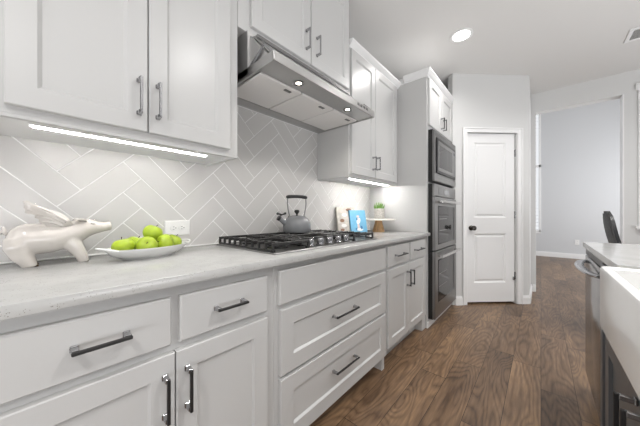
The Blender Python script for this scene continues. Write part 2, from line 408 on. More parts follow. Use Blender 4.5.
def baseboard(name, M, u0, u1, label, h=0.10):
    b = MB(); b.keep = True
    b.box(u0, u1, 0.0, h * 0.78, 0, 0.016, 0, 1, M); b.box(u0, u1, h * 0.78, h * 0.9, 0, 0.011, 0, 1, M); b.box(u0, u1, h * 0.9, h, 0, 0.007, 0, 1, M)
    return structure(b.build(name, TRIMW, None, 0), label, 'baseboard')
baseboard('baseboard_pantry', PM, 0.0, 0.088, 'short white baseboard between the ovens and the pantry door casing')
baseboard('baseboard_pantry_end', PM, 0.838, PLEN, 'short white baseboard right of the pantry door casing')
baseboard('baseboard_pantry_side', frame((1.324, 0, 0), (0, 1, 0), (1, 0, 0)), 3.96, 4.605, 'white baseboard along the narrow wall past the pantry')
baseboard('baseboard_back', frame((0, YB, 0), (1, 0, 0), (0, -1, 0)), 1.342, OX0, 'tiny white baseboard at the left jamb of the opening')
baseboard('baseboard_far', frame((0, YF, 0), (1, 0, 0), (0, -1, 0)), 0.2, 4.2, 'white baseboard along the cool grey far wall', 0.12)
baseboard('baseboard_back_side', frame((0, YB, 0), (1, 0, 0), (0, -1, 0)), OX1, 5.0, 'white baseboard under the kitchen window')
# jamb trim of the opening
sbox('trim_1', (OX1 - 0.006, OX1 + 0.006, YB - 0.004, YB + 0.134, 0, OZ), TRIMW, 'white corner trim on the right jamb of the opening', 'trim')

# pantry door
def build_pantry_door():
    d0, d1, dv0, dv1 = 0.150, 0.760, 0.022, 2.065
    b = MB(); b.keep = True
    cw = 0.058
    for (u0, u1, v0, v1) in ((0.090, 0.090 + cw, 0, 2.125), (0.835 - cw, 0.835, 0, 2.125), (0.090 + cw, 0.835 - cw, 2.125 - cw, 2.125)):
        b.box(u0, u1, v0, v1, 0.0, 0.012, 0.002, 1, PM)
    # raised outer bead
    for (u0, u1, v0, v1) in ((0.090, 0.106, 0, 2.125), (0.819, 0.835, 0, 2.125), (0.106, 0.819, 2.109, 2.125)):
        b.box(u0, u1, v0, v1, 0.012, 0.022, 0.003, 1, PM)
    structure(b.build('trim_2', TRIMW, None), 'white moulded casing around the pantry door', 'trim')
    b = MB(); b.keep = True
    t0, t1 = -0.062, -0.024
    # stiles and rails
    ps = [(0.252, 0.652, 1.045, 1.955), (0.252, 0.652, 0.255, 0.850)]
    b.box(d0, 0.252, dv0, dv1, t0, t1, 0, 1, PM); b.box(0.652, d1, dv0, dv1, t0, t1, 0, 1, PM)
    b.box(0.252, 0.652, dv0, 0.255, t0, t1, 0, 1, PM); b.box(0.252, 0.652, 0.850, 1.045, t0, t1, 0, 1, PM); b.box(0.252, 0.652, 1.955, dv1, t0, t1, 0, 1, PM)
    for p in ps:
        b.rings(*p, [(0, t1), (0.014, t1 - 0.012), (0.024, t1 - 0.012), (0.042, t1 - 0.003), (0.05, t1 - 0.003)], PM, back=False)
    door = structure(b.build('door_1', TRIMW, None, 20), 'white two-panel pantry door in the angled wall', 'door')
    k = MB(); Mk = PM @ Matrix.Translation((0.215, 0.92, t1))
    k.lathe([(0, 0.0), (0.031, 0.0), (0.031, 0.005), (0.024, 0.010), (0.011, 0.014), (0.011, 0.032), (0.022, 0.038), (0.029, 0.050), (0.028, 0.060), (0.018, 0.068), (0, 0.070)], (0, 0, 0), 24, Mk)
    k.build('door_knob', KNOBM, door)
    for hv in (1.83, 1.08, 0.34):
        h = MB(); h.tube([PM @ Vector((0.766, hv - 0.045, -0.016)), PM @ Vector((0.766, hv + 0.045, -0.016))], 0.006, 8)
        h.box(0.756, 0.762, hv - 0.042, hv + 0.042, t1 - 0.001, t1 + 0.003, 0, 1, PM)
        h.build('hinge', NICKEL, door)
    s = MB(); s.box(0.735, 0.752, 0.285, 0.325, t1, t1 + 0.02, 0.003, 1, PM); s.build('hinge_stop', NICKEL, door)
    # dark pantry interior behind the gap
build_pantry_door()

# windows
def far_window():
    b = MB(); b.keep = True
    y0 = YF - 0.02
    for (x0, x1, z0, z1) in ((WX0 - 0.02, WX0 + 0.04, WZ0, WZ1), (WX1 - 0.045, WX1 + 0.0, WZ0, WZ1), (WX0, WX1, WZ0 - 0.04, WZ0 + 0.04), (WX0, WX1, WZ1 - 0.05, WZ1), (WX0, WX1, 2.30, 2.36)):
        b.box(x0, x1, y0, YF + 0.05, z0, z1, 0.004)
    wn = structure(b.build('window_1', TRIMW, None), 'tall bright window with blinds on the far room wall', 'window')
    g = MB(); g.box(WX0, WX1, YF + 0.06, YF + 0.066, WZ0, WZ1); g.build('pane', GLASS, wn, 0)
    s = MB()
    n = 34
    for i in range(n):
        z = WZ0 + 0.06 + (WZ1 - WZ0 - 0.12) * i / (n - 1)
        M = Matrix.Translation((0, YF + 0.03, z)) @ Matrix.Rotation(math.radians(8), 4, 'X')
        s.box(WX0 + 0.04, WX1 - 0.045, -0.022, 0.022, -0.0015, 0.0015, 0, 1, M)
    s.build('blind_slats', BLIND, wn, 0)
far_window()
def kitchen_window():
    b = MB(); b.keep = True
    for (x0, x1, z0, z1) in ((KX0 - 0.06, KX0 + 0.02, KZ0 - 0.03, KZ1 + 0.02), (KX1 - 0.02, KX1 + 0.06, KZ0, KZ1 + 0.02)):
        b.box(x0, x1, YB - 0.02, YB, z0, z1, 0.003)
    b.box(KX0 - 0.08, KX1 + 0.08, YB - 0.035, YB, KZ1 + 0.02, KZ1 + 0.10, 0.01, 2)
    b.box(KX0 - 0.08, KX1 + 0.08, YB - 0.06, YB + 0.02, KZ0 - 0.05, KZ0 - 0.01, 0.008, 2)
    wn = structure(b.build('window_2', TRIMW, None), 'white cased kitchen window with a pale shade at the frame edge', 'window')
    g = MB(); g.box(KX0, KX1, YB + 0.08, YB + 0.086, KZ0, KZ1); g.build('pane', GLASS, wn, 0)
    s = MB(); n = 40
    for i in range(n):
        z = KZ0 + 0.02 + (KZ1 - KZ0 - 0.04) * i / (n - 1)
        M = Matrix.Translation((0, YB + 0.035, z)) @ Matrix.Rotation(math.radians(60), 4, 'X')
        s.box(KX0 + 0.02, KX1 - 0.02, -0.022, 0.022, -0.0015, 0.0015, 0, 1, M)
    s.build('blind_slats', BLIND, wn, 0)
kitchen_window()

# herringbone backsplash: 3:1 tiles on a 45 degree grid
def backsplash():
    G = 0.0983; u_0, v_0 = 0.828, 0.658; gr = 0.0042; r2 = math.sqrt(0.5)
    YMIN, YMAX, ZMIN, ZMAX = -0.12, 2.455, 0.9145, 1.768
    tb = bmesh.new()
    M = Matrix(((0, 0, 1, 0), (r2, -r2, 0, 0), (r2, r2, 0, 0), (0, 0, 0, 1)))   # (u,v,w) -> x=w, y, z
    def tile(u0, u1, v0, v1):
        m = MB(); m.bm.free(); m.bm = tb
        t = 0.0062
        m.rings(u0 + gr / 2, u1 - gr / 2, v0 + gr / 2, v1 - gr / 2, [(0, 0.001), (0, t - 0.001), (0.001, t), (0.002, t)], M, back=False)
    for i in range(-12, 24):
        for j in range(-24, 14):
            k = (i - j) % 6
            if k == 0: a = (u_0 + i * G, u_0 + (i + 3) * G, v_0 + j * G, v_0 + (j + 1) * G)
            elif k == 5: a = (u_0 + i * G, u_0 + (i + 1) * G, v_0 + j * G, v_0 + (j + 3) * G)
            else: continue
            # vertical tiles: cells j..j+2 have (i-j)%6 = 5,4,3
            ys = [(u - v) * r2 for u in a[:2] for v in a[2:]]; zs = [(u + v) * r2 for u in a[:2] for v in a[2:]]
            if max(ys) < YMIN or min(ys) > YMAX or max(zs) < ZMIN or min(zs) > ZMAX: continue
            tile(*a)
    def cut(bm, co, no):
        g = bm.verts[:] + bm.edges[:] + bm.faces[:]
        bmesh.ops.bisect_plane(bm, geom=g, plane_co=co, plane_no=no, clear_outer=True)
    cut(tb, (0, YMIN, 0), (0, -1, 0)); cut(tb, (0, YMAX, 0), (0, 1, 0)); cut(tb, (0, 0, ZMIN), (0, 0, -1)); cut(tb, (0, 0, ZMAX), (0, 0, 1))
    # open band only behind the hood
    low = tb
    m = MB(); m.bm.free(); m.bm = low
    # remove tiles above the wall cabinets by splitting at their undersides
    for (ya, yb, zc) in ((YMIN, 0.645, 1.372), (1.578, YMAX, 1.385)):
        g = low.verts[:] + low.edges[:] + low.faces[:]
        bmesh.ops.bisect_plane(low, geom=g, plane_co=(0, 0, zc), plane_no=(0, 0, 1))
        g = low.verts[:] + low.edges[:] + low.faces[:]
        bmesh.ops.bisect_plane(low, geom=g, plane_co=(0, ya if ya > 0 else yb, 0), plane_no=(0, 1, 0))
        kill = [f for f in low.faces if ya < f.calc_center_median().y < yb and f.calc_center_median().z > zc]
        bmesh.ops.delete(low, geom=kill, context='FACES')
    m.keep = True
    o = m.build('trim_3', TILE, None, 20)
    structure(o, 'grey glazed herringbone tile backsplash with white grout', 'backsplash')
    g = MB(); g.box(0.0, 0.0052, YMIN, YMAX, 0.9145, 1.372); g.box(0.0, 0.0052, 0.646, 1.577, 1.372, ZMAX)
    g.build('grout', GROUT, o, 0)
    sbox('trim_4', (0.0, 0.014, 0.646, 1.577, ZMAX, ZMAX + 0.028), TRIMW, 'white strip along the top of the tile under the range hood', 'trim')
backsplash()
b = MB(); b.keep = True; b.box(0.0064, 0.0125, -0.12, 2.455, 0.9143, 0.9215, 0.002); structure(b.build('trim_5', OUTLETM, None), 'white caulk bead where the tile meets the worktop', 'trim')

# ================================================================== BASE CABINETS
XF = 0.61            # face frame plane; fronts are 2 cm thick
ZT = 0.884           # underside of the worktop
def carcass(y0, y1, zb, parent, toe=True, end_foot=None):
    b = MB(); b.box(0.005, XF, y0, y1, zb, ZT, 0.0015); b.build('carcass', PAINT, parent)
    b = MB(); b.box(0.005, 0.535, y0, y1, 0.0, zb, 0); b.build('toe_kick', PAINT, parent)
    if end_foot:
        b = MB(); b.box(0.5352, 0.603, end_foot[0], end_foot[1], 0.0, zb - 0.0005, 0.002); b.build('foot', PAINT, parent)
ML = left_front(XF)
# cabinet left of the cooktop
t = thing('base_cabinet', 'white base cabinet under the ceramic pig and apple platter, two drawers over two doors', 'cabinet', (0.3, 0.27, 0))
carcass(-0.115, 0.640, 0.11, t)
for (a, c_, pu) in ((-0.088, 0.258, 0.104), (0.281, 0.598, 0.437)):
    d = slab(ML, a, c_, 0.711, 0.848).build('drawer', PAINT, t); pull(ML, pu, 0.783, 0.110, False, d)
for (a, c_, pu) in ((-0.088, 0.267, 0.240), (0.2705, 0.598, 0.300)):
    d = shaker(ML, a, c_, 0.115, 0.687, rail=0.060).build('door', PAINT, t); pull(ML, pu, 0.572, 0.125, True, d)
# cooktop cabinet
t = thing('base_cabinet', 'wide white base cabinet below the gas cooktop, false panel over two deep drawers', 'cabinet', (0.3, 1.13, 0))
carcass(0.6405, 1.6195, 0.105, t, end_foot=(1.585, 1.6195))
slab(ML, 0.659, 1.593, 0.714, 0.856).build('false_panel', PAINT, t)
for (v0, v1, pv) in ((0.418, 0.692, 0.565), (0.112, 0.402, 0.283)):
    d = shaker(ML, 0.665, 1.593, v0, v1, rail=0.070, bev=0.008).build('drawer', PAINT, t); pull(ML, 1.102, pv, 0.205, False, d)
# cabinet between cooktop and ovens
t = thing('base_cabinet', 'white base cabinet beside the oven tower, two small drawers over a pair of doors', 'cabinet', (0.3, 2.04, 0))
carcass(1.620, 2.453, 0.13, t, end_foot=(2.37, 2.453))
for (a, c_, pu) in ((1.628, 2.003, 1.812), (2.036, 2.372, 2.185)):
    d = slab(ML, a, c_, 0.713, 0.860).build('drawer', PAINT, t); pull(ML, pu, 0.787, 0.165, False, d)
for (a, c_, pu) in ((1.634, 1.984, 1.951), (1.988, 2.372, 2.024)):
    d = shaker(ML, a, c_, 0.140, 0.690, rail=0.058).build('door', PAINT, t); pull(ML, pu, 0.578, 0.120, True, d)
# worktop
b = MB(); b.box(0.0, 0.65, -0.12, 2.4555, 0.8845, 0.914, 0.003, 2)
tag(b.build('worktop', QUARTZ, None), 'long white speckled quartz worktop along the tiled wall', 'worktop')

# ================================================================== WALL CABINETS
def wall_cabinet(label, y0, y1, z0, z1, xd, doors, drop=0.0, light=None, crown=None, led=None, bar=None, rail=0.06, split_rail=0.014, bev=0.010):
    t = thing('wall_cabinet', label, 'cabinet', (0, (y0 + y1) / 2, z0))
    b = MB()
    b.box(0.004, xd, y0, y1, z0 + drop, z1, 0.001)
    if drop:   # recessed underside between rails
        b.box(xd - 0.02, xd, y0, y1, z0, z0 + drop)
        b.box(0.004, xd - 0.02, y0, y0 + 0.016, z0, z0 + drop); b.box(0.004, xd - 0.02, y1 - 0.016, y1, z0, z0 + drop)
    b.build('carcass', PAINT, t)
    M = left_front(xd)
    for (a, c_, v0, v1, pu, pv, L) in doors:
        d = shaker(M, a, c_, v0, v1, rail=rail, bev=bev, rec=0.010).build('door', PAINT, t)
        pull(M, pu, pv, L, True, d, bar=NICKEL)
    if light:
        ya, yb, xa, xb = light; zl = z0 + drop - 0.002
        b = MB(); b.box(0.006, xd - 0.021, y0 + 0.017, y1 - 0.017, zl, zl + 0.0018); b.build('underside_lit_paint', TRIMW, t)  # whiter paint imitates the LED light on the underside
        b = MB(); b.box(xa - 0.012, xb + 0.012, ya - 0.006, yb + 0.006, zl - 0.004, zl - 0.0005, 0.001); hs = b.build('light_bar', TRIMW, t)
        b = MB(); b.poly_prism([(xa - 0.002, zl - 0.0045), (xa, zl - 0.007), (xb, zl - 0.007), (xb + 0.002, zl - 0.0045)], ya, yb, Matrix(((1, 0, 0, 0), (0, 0, 1, 0), (0, 1, 0, 0), (0, 0, 0, 1)))); b.build('led_diffuser', led or LEDM, hs, 0)
    if crown:
        b = MB(); zc, hc, pr = crown
        prof = [(0, 0), (0.010, 0), (0.013, 0.010), (0.022, 0.018), (0.034, hc - 0.024), (pr, hc - 0.016), (pr, hc), (0, hc)]
        pts = [(xd + p, zc + q) for p, q in prof]
        Mx = Matrix(((1, 0, 0, 0), (0, 0, 1, 0), (0, 1, 0, 0), (0, 0, 0, 1)))   # (u,v,w) -> (x, z, y)
        b.poly_prism(pts, y0, y1, Mx); b.build('crown_moulding', TRIMW, t)
    return t
wall_cabinet('white two-door wall cabinet above the ceramic pig and apples', -0.115, 0.645, 1.362, CEIL - 0.005, 0.325,
             [(-0.060, 0.270, 1.393, 2.70, 0.243, 1.512, 0.130), (0.274, 0.599, 1.393, 2.70, 0.302, 1.512, 0.130)], 0.010, (-0.012, 0.53, 0.232, 0.244))
wall_cabinet('white two-door wall cabinet right above the steel range hood', 0.647, 1.577, 2.005, CEIL - 0.005, 0.325,
             [(0.715, 1.143, 2.035, 2.70, 1.100, 2.165, 0.125), (1.149, 1.562, 2.035, 2.70, 1.197, 2.168, 0.125)])
wall_cabinet('white two-door wall cabinet between range hood and oven tower', 1.5795, 2.4535, 1.378, 2.40, 0.325,
             [(1.600, 1.962, 1.402, 2.365, 1.915, 1.523, 0.115), (1.967, 2.400, 1.402, 2.365, 1.985, 1.530, 0.115)], 0.010, (1.72, 2.40, 0.232, 0.244), (2.370, 0.055, 0.040), led=LEDR)

# ================================================================== RANGE HOOD
def hood():
    y0, y1 = 0.690, 1.5775; zb = 1.770; xf = 0.550
    t = thing('range_hood', 'stainless under-cabinet range hood with two lit lamps above the cooktop', 'range hood', (0.0, 1.13, zb))
    Mx = Matrix(((1, 0, 0, 0), (0, 0, 1, 0), (0, 1, 0, 0), (0, 0, 0, 1)))
    b = MB()
    b.poly_prism([(0.015, zb + 0.012), (0.342, zb + 0.012), (0.342, 2.003), (0.015, 2.003)], y0, y1, Mx)
    b.build('housing', STEELR, t)
    b = MB(); b.poly_prism([(0.342, zb + 0.0465), (0.500, zb + 0.0465), (0.470, zb + 0.080), (0.346, 1.980), (0.342, 1.980)], y0 + 0.014, y0 + 0.020, Mx); b.build('end_plate', STEELR, t)
    b = MB()   # tray walls: front lip, sides, back
    b.box(xf - 0.012, xf, y0, y1, zb, zb + 0.046, 0.002); b.box(0.015, xf - 0.012, y0, y0 + 0.012, zb, zb + 0.046); b.box(0.015, xf - 0.012, y1 - 0.012, y1, zb, zb + 0.046)
    b.box(0.015, 0.105, y0 + 0.012, y1 - 0.012, zb, zb + 0.011)
    b.box(0.345, xf - 0.012, y0 + 0.012, y1 - 0.012, zb + 0.032, zb + 0.044)
    b.build('tray', STEELH, t)
    b = MB()   # lamp strip behind the front lip, gently sloped
    b.poly_prism([(0.425, zb + 0.004), (xf - 0.012, zb + 0.004), (xf - 0.012, zb + 0.010), (0.425, zb + 0.010)], y0 + 0.012, y1 - 0.012, Mx); b.build('lamp_panel', STEELH, t)
    b = MB()   # sloping visor with triangular ends
    b.poly_prism([(0.346, 1.985), (0.352, 1.985), (0.475, zb + 0.085), (0.470, zb + 0.082)], y0 + 0.03, y1 - 0.005, Mx)
    b.build('visor', STEELH, t)
    for ya in (y0 + 0.004, y1 - 0.010):
        b = MB()
        b.poly_prism([(0.345, zb + 0.0465), (0.470, zb + 0.118), (0.545, zb + 0.0465), (0.525, zb + 0.0465), (0.468, zb + 0.103), (0.395, zb + 0.0465)], ya, ya + 0.006, Mx)
        b.build('visor_bracket', NICKEL, t)
    b = MB(); b.box(0.344, 0.356, y0 + 0.05, y1 - 0.03, 1.985, 2.003); b.build('top_rail', STEELD, t)
    ys = [y0 + 0.020, y0 + 0.303, y0 + 0.588, y1 - 0.020]
    for a, c_ in zip(ys, ys[1:]):
        f = MB(); f.box(0.112, 0.418, a + 0.004, c_ - 0.004, zb - 0.002, zb + 0.010, 0.003); fo = f.build('filter', FILTER, t)
        l = MB(); ym = (a + c_) / 2 + 0.06; l.box(0.378, 0.396, ym - 0.022, ym + 0.022, zb - 0.0065, zb - 0.0022, 0.001); l.build('filter_latch', STEELD, fo)
    for ly in (0.905, 1.345):
        b = MB(); b.lathe([(0.026, 0), (0.029, -0.003), (0.020, -0.005), (0.016, -0.001)], (0.482, ly, zb + 0.004), 24); rm = b.build('lamp_ring', NICKEL, t)
        b = MB(); b.lathe([(0, -0.003), (0.0125, -0.002), (0.0135, 0.0)], (0.482, ly, zb + 0.004), 20); b.build('lamp_bulb', BULB, rm)
        d = bpy.data.lights.new('hood_lamp', 'SPOT'); d.energy = HOOD_POWER; d.spot_size = math.radians(130); d.spot_blend = 0.6; d.color = (1, 0.92, 0.80); d.shadow_soft_size = 0.02
        o = bpy.data.objects.new('hood_lamp', d); C.objects.link(o); o.location = (0.482, ly, zb - 0.012)
    b = MB()
    for k in range(4): b.box(xf, xf + 0.003, 1.36 + 0.035 * k, 1.38 + 0.035 * k, zb + 0.020, zb + 0.036, 0.001)
    b.build('control_buttons', STEELD, t)
hood()

# ================================================================== OVEN TOWER
YT0, YT1 = 2.4565, 3.300
def tower():
    t = thing('oven_tower', 'tall white oven cabinet holding microwave and double ovens', 'cabinet', (0.3, 2.9, 0))
    b = MB(); xd = 0.615
    ap0, ap1 = 2.500, 3.275
    b.box(0.004, 0.58, YT0, YT1, 0.0, 2.42)                         # carcass with face frame openings around the appliances
    b.box(0.58, xd, YT0, ap0, 0.0, 2.42); b.box(0.58, xd, ap1, YT1, 0.0, 2.42)
    for z0, z1 in ((0.0, 0.075), (1.385, 1.40), (1.905, 2.42)): b.box(0.58, xd, ap0, ap1, z0, z1)
    b.build('carcass', PAINT, t)
    b = MB(); b.box(xd, xd + 0.012, YT0, YT1, 0.0, 0.055, 0.003); b.build('base_moulding', TRIMW, t)
    M = left_front(xd)
    for (a, c_, pu) in ((2.482, 2.875, 2.842), (2.881, 3.292, 2.918)):
        d = shaker(M, a, c_, 1.945, 2.392, rail=0.062).build('door', PAINT, t); pull(M, pu, 2.045, 0.120, True, d)
    # crown on front and left side, mitred
    b = MB(); z0 = 2.400
    prof = [(0.0, 0.0), (0.010, 0.0), (0.013, 0.012), (0.024, 0.020), (0.034, 0.040), (0.042, 0.052), (0.042, 0.062)]
    rows = []
    for p, q in prof: rows.append([(0.40, YT0 - p, z0 + q), (xd + p, YT0 - p, z0 + q), (xd + p, YT1, z0 + q)])
    # back portion over the neighbouring wall cabinet stays flush
    vr = [[b.bm.verts.new(p) for p in r] for r in rows]
    top = [b.bm.verts.new((0.40, YT0, z0 + 0.062)), b.bm.verts.new((xd, YT0, z0 + 0.062)), b.bm.verts.new((xd, YT1, z0 + 0.062))]
    vr.append(top)
    for A, B in zip(vr, vr[1:]):
        for k in range(2): b.bm.faces.new((A[k], A[k + 1], B[k + 1], B[k]))
    for k in (0, 2): b.bm.faces.new([r[k] for r in vr])
    b.box(0.004, 0.40, YT0 - 0.0025, YT1, z0, z0 + 0.062); b.box(0.40, xd, YT0, YT1, z0 + 0.05, z0 + 0.0615)
    b.build('crown_moulding', TRIMW, t)
    return ap0 + 0.002, ap1 - 0.002
A0, A1 = tower()
def appliance_box(t, z0, z1, x1=0.6545):
    b = MB(); b.box(0.581, x1, A0, A1, z0, z1); b.build('housing', BLACK, t)
def bar_handle(t, z, y0, y1, x0=0.662, out=0.058, m=None):
    b = MB(); b.tube([(x0 + out, y0, z), (x0 + out, y1, z)], 0.0145, 14)
    b.mi = 0
    for y in (y0 + 0.05, y1 - 0.05): b.tube([(x0, y, z), (x0 + out, y, z)], 0.009, 10)
    b.build('handle', m or HANDLEM, t)
def microwave():
    z0, z1 = 1.403, 1.902
    t = thing('microwave', 'built-in stainless microwave at the top of the oven tower', 'microwave', (0.6, 2.89, z0))
    appliance_box(t, z0, z1)
    M = left_front(0.655)
    b = MB()
    b.rings(A0 - 0.006, A1 + 0.006, z0 + 0.004, z1 - 0.010, [(0, 0), (0, 0.016), (0.003, 0.019), (0.050, 0.019), (0.056, 0.012), (0.057, 0.012)], M); b.build('trim_kit', STEEL, t)
    b = MB(); b.rings(A0 + 0.046, A1 - 0.046, z0 + 0.085, z1 - 0.075, [(0, 0.012), (0, 0.026), (0.004, 0.029), (0.022, 0.029), (0.024, 0.027)], M); d = b.build('door', BLACK, t)
    b = MB()
    b.rings(A0 + 0.072, A1 - 0.155, z0 + 0.110, z1 - 0.100, [(0, 0.027), (0, 0.031), (0.030, 0.031), (0.034, 0.028), (0.036, 0.028)], M); b.build('door_frame', STEEL, d)
    b = MB(); b.box(A0 + 0.105, A1 - 0.190, z0 + 0.142, z1 - 0.135, 0.0275, 0.0295, 0, 1, M); b.build('door_glass', GLASSB, d)
    b = MB(); b.box(A1 - 0.150, A1 - 0.074, z0 + 0.110, z1 - 0.100, 0.027, 0.030, 0.001, 1, M); p = b.build('control_panel', STEELD, t)
    b = MB(); b.box(A1 - 0.143, A1 - 0.081, z1 - 0.15, z1 - 0.12, 0.030, 0.031, 0, 1, M); b.build('display', DISPLAY, p)
    b = MB()
    for k in range(3): b.box(A0 + 0.03, A1 - 0.03, z1 - 0.052 + 0.012 * k, z1 - 0.047 + 0.012 * k, 0.0185, 0.0205, 0, 1, M)
    b.build('vent_slots', STEELD, t)
microwave()
def oven(z0, z1, panel, label):
    t = thing('wall_oven', label, 'oven', (0.6, 2.89, z0))
    appliance_box(t, z0, z1)
    M = left_front(0.655)
    top = z1
    if panel:
        b = MB(); b.rings(A0 - 0.004, A1 + 0.004, z1 - 0.118, z1 - 0.002, [(0, 0), (0, 0.014), (0.003, 0.017), (0.006, 0.017)], M); p = b.build('control_panel', STEEL, t)
        b = MB(); b.box(A0 + 0.13, A1 - 0.10, z1 - 0.100, z1 - 0.028, 0.017, 0.019, 0.0008, 1, M); f = b.build('touch_strip', STEELD, p)
        b = MB(); b.box(A0 + 0.30, A0 + 0.47, z1 - 0.092, z1 - 0.036, 0.0192, 0.0205, 0, 1, M); b.build('display', DISPLAY, f)
        top = z1 - 0.128
    wz0, wz1 = z0 + (0.055 if panel else 0.15), top - 0.085
    b = MB(); b.rings(A0 - 0.004, A1 + 0.004, z0 + 0.006, top, [(0, 0), (0, 0.020), (0.004, 0.025), (0.008, 0.025)], M); d = b.build('door', STEEL, t)
    b = MB(); b.rings(A0 + 0.085, A1 - 0.085, wz0, wz1, [(0, 0.025), (0, 0.0265), (0.010, 0.0285), (0.012, 0.0285)], M); g = b.build('door_glass', GLASSB, d)
    # racks visible as pale bars through the glass
    b = MB()
    for k in range(2):
        zz = wz0 + (wz1 - wz0) * (0.35 + 0.3 * k); b.box(A0 + 0.11, A1 - 0.40, zz, zz + 0.006, 0.0286, 0.0292, 0, 1, M)
    b.build('rack_bars', STEEL, g)
    bar_handle(d, top - 0.045, A0 + 0.030, A1 - 0.030, 0.679, 0.050)
    b = MB(); b.box(A0 + 0.02, A1 - 0.02, z0, z0 + 0.006, 0.0, 0.016, 0, 1, M); b.build('lower_vent', BLACK, t)
oven(0.735, 1.383, True, 'upper stainless wall oven with a control display, below the microwave')
oven(0.078, 0.728, False, 'lower stainless wall oven nearest the floor in the tower')

# ================================================================== COOKTOP
def cooktop():
    y0, y1, x0, x1 = 0.672, 1.572, 0.050, 0.578; zt = 0.9145
    t = thing('gas_cooktop', 'stainless gas cooktop with black iron grates and five front knobs', 'cooktop', (0.3, 1.12, zt))
    b = MB(); b.rings(y0, y1, x0, x1, [(0, 0), (0.0, 0.003), (0.004, 0.007), (0.016, 0.008), (0.022, 0.004), (0.03, 0.004)], Matrix(((0, 1, 0, 0), (1, 0, 0, 0), (0, 0, 1, zt), (0, 0, 0, 1))))
    b.build('steel_pan', STEEL, t)
    def grate(a, c_, xa, xb, n):
        b = MB(); zt0, zt1 = 0.948, 0.962; w = 0.009
        for i in range(n):      # fingers along Y, dropping at both ends
            x = xa + 0.006 + (xb - xa - 0.012) * i / (n - 1)
            if i in (0, n - 1, n // 2): b.box(x - w / 2, x + w / 2, a, c_, zt0, zt1, 0.002)
            else:
                L = (c_ - a) * (0.24 if i % 4 in (1, 2) else 0.34)
                b.box(x - w / 2, x + w / 2, a, a + L, zt0, zt1, 0.002); b.box(x - w / 2, x + w / 2, c_ - L, c_, zt0, zt1, 0.002)
            b.box(x - w / 2, x + w / 2, a, a + 0.012, 0.928, zt0 + 0.002, 0.001); b.box(x - w / 2, x + w / 2, c_ - 0.012, c_, 0.928, zt0 + 0.002, 0.001)
        for y in (a + 0.006, c_ - 0.006): b.box(xa, xb, y - 0.006, y + 0.006, 0.924, 0.931, 0.001)
        for f in (0.24, 0.76):
            y = a + (c_ - a) * f; b.box(xa, xb, y - 0.0045, y + 0.0045, zt0 - 0.006, zt1 - 0.003, 0.002)
        for x in (xa + 0.01, xb - 0.01):
            for y in (a + 0.01, c_ - 0.01): b.box(x - 0.008, x + 0.008, y - 0.008, y + 0.008, 0.9185, 0.930, 0.001)
        b.build('grate', IRON, t)
    grate(y0 + 0.010, 0.918, x0 + 0.010, 0.552, 10)
    grate(0.923, 1.315, x0 + 0.010, 0.470, 8)
    grate(1.320, y1 - 0.010, x0 + 0.010, 0.552, 10)
    for (x, y, r) in ((0.17, 0.82, 0.036), (0.41, 0.82, 0.046), (0.25, 1.12, 0.052), (0.16, 1.42, 0.036), (0.34, 1.42, 0.042)):
        b = MB(); b.lathe([(0, 0.0), (r + 0.012, 0.0), (r + 0.012, 0.008), (r, 0.010), (r, 0.020), (r - 0.004, 0.024), (0, 0.025)], (x, y, 0.919), 28); b.build('burner', IRON, t)
    for k in range(5):
        y = 0.957 + 0.080 * k; x = 0.518
        b = MB(); b.lathe([(0.022, 0), (0.024, 0.004), (0.019, 0.008), (0.018, 0.036), (0.0155, 0.040), (0, 0.040)], (x, y, 0.9185), 24)
        b.box(x - 0.019, x + 0.019, y - 0.005, y + 0.005, 0.955, 0.966, 0.002)
        kb = b.build('knob', NICKEL, t)
        b = MB(); b.lathe([(0.0245, 0.0), (0.028, 0.0), (0.028, 0.006), (0.0245, 0.007)], (x, y, 0.9187), 24); b.build('knob_ring', STEELD, kb)
cooktop()

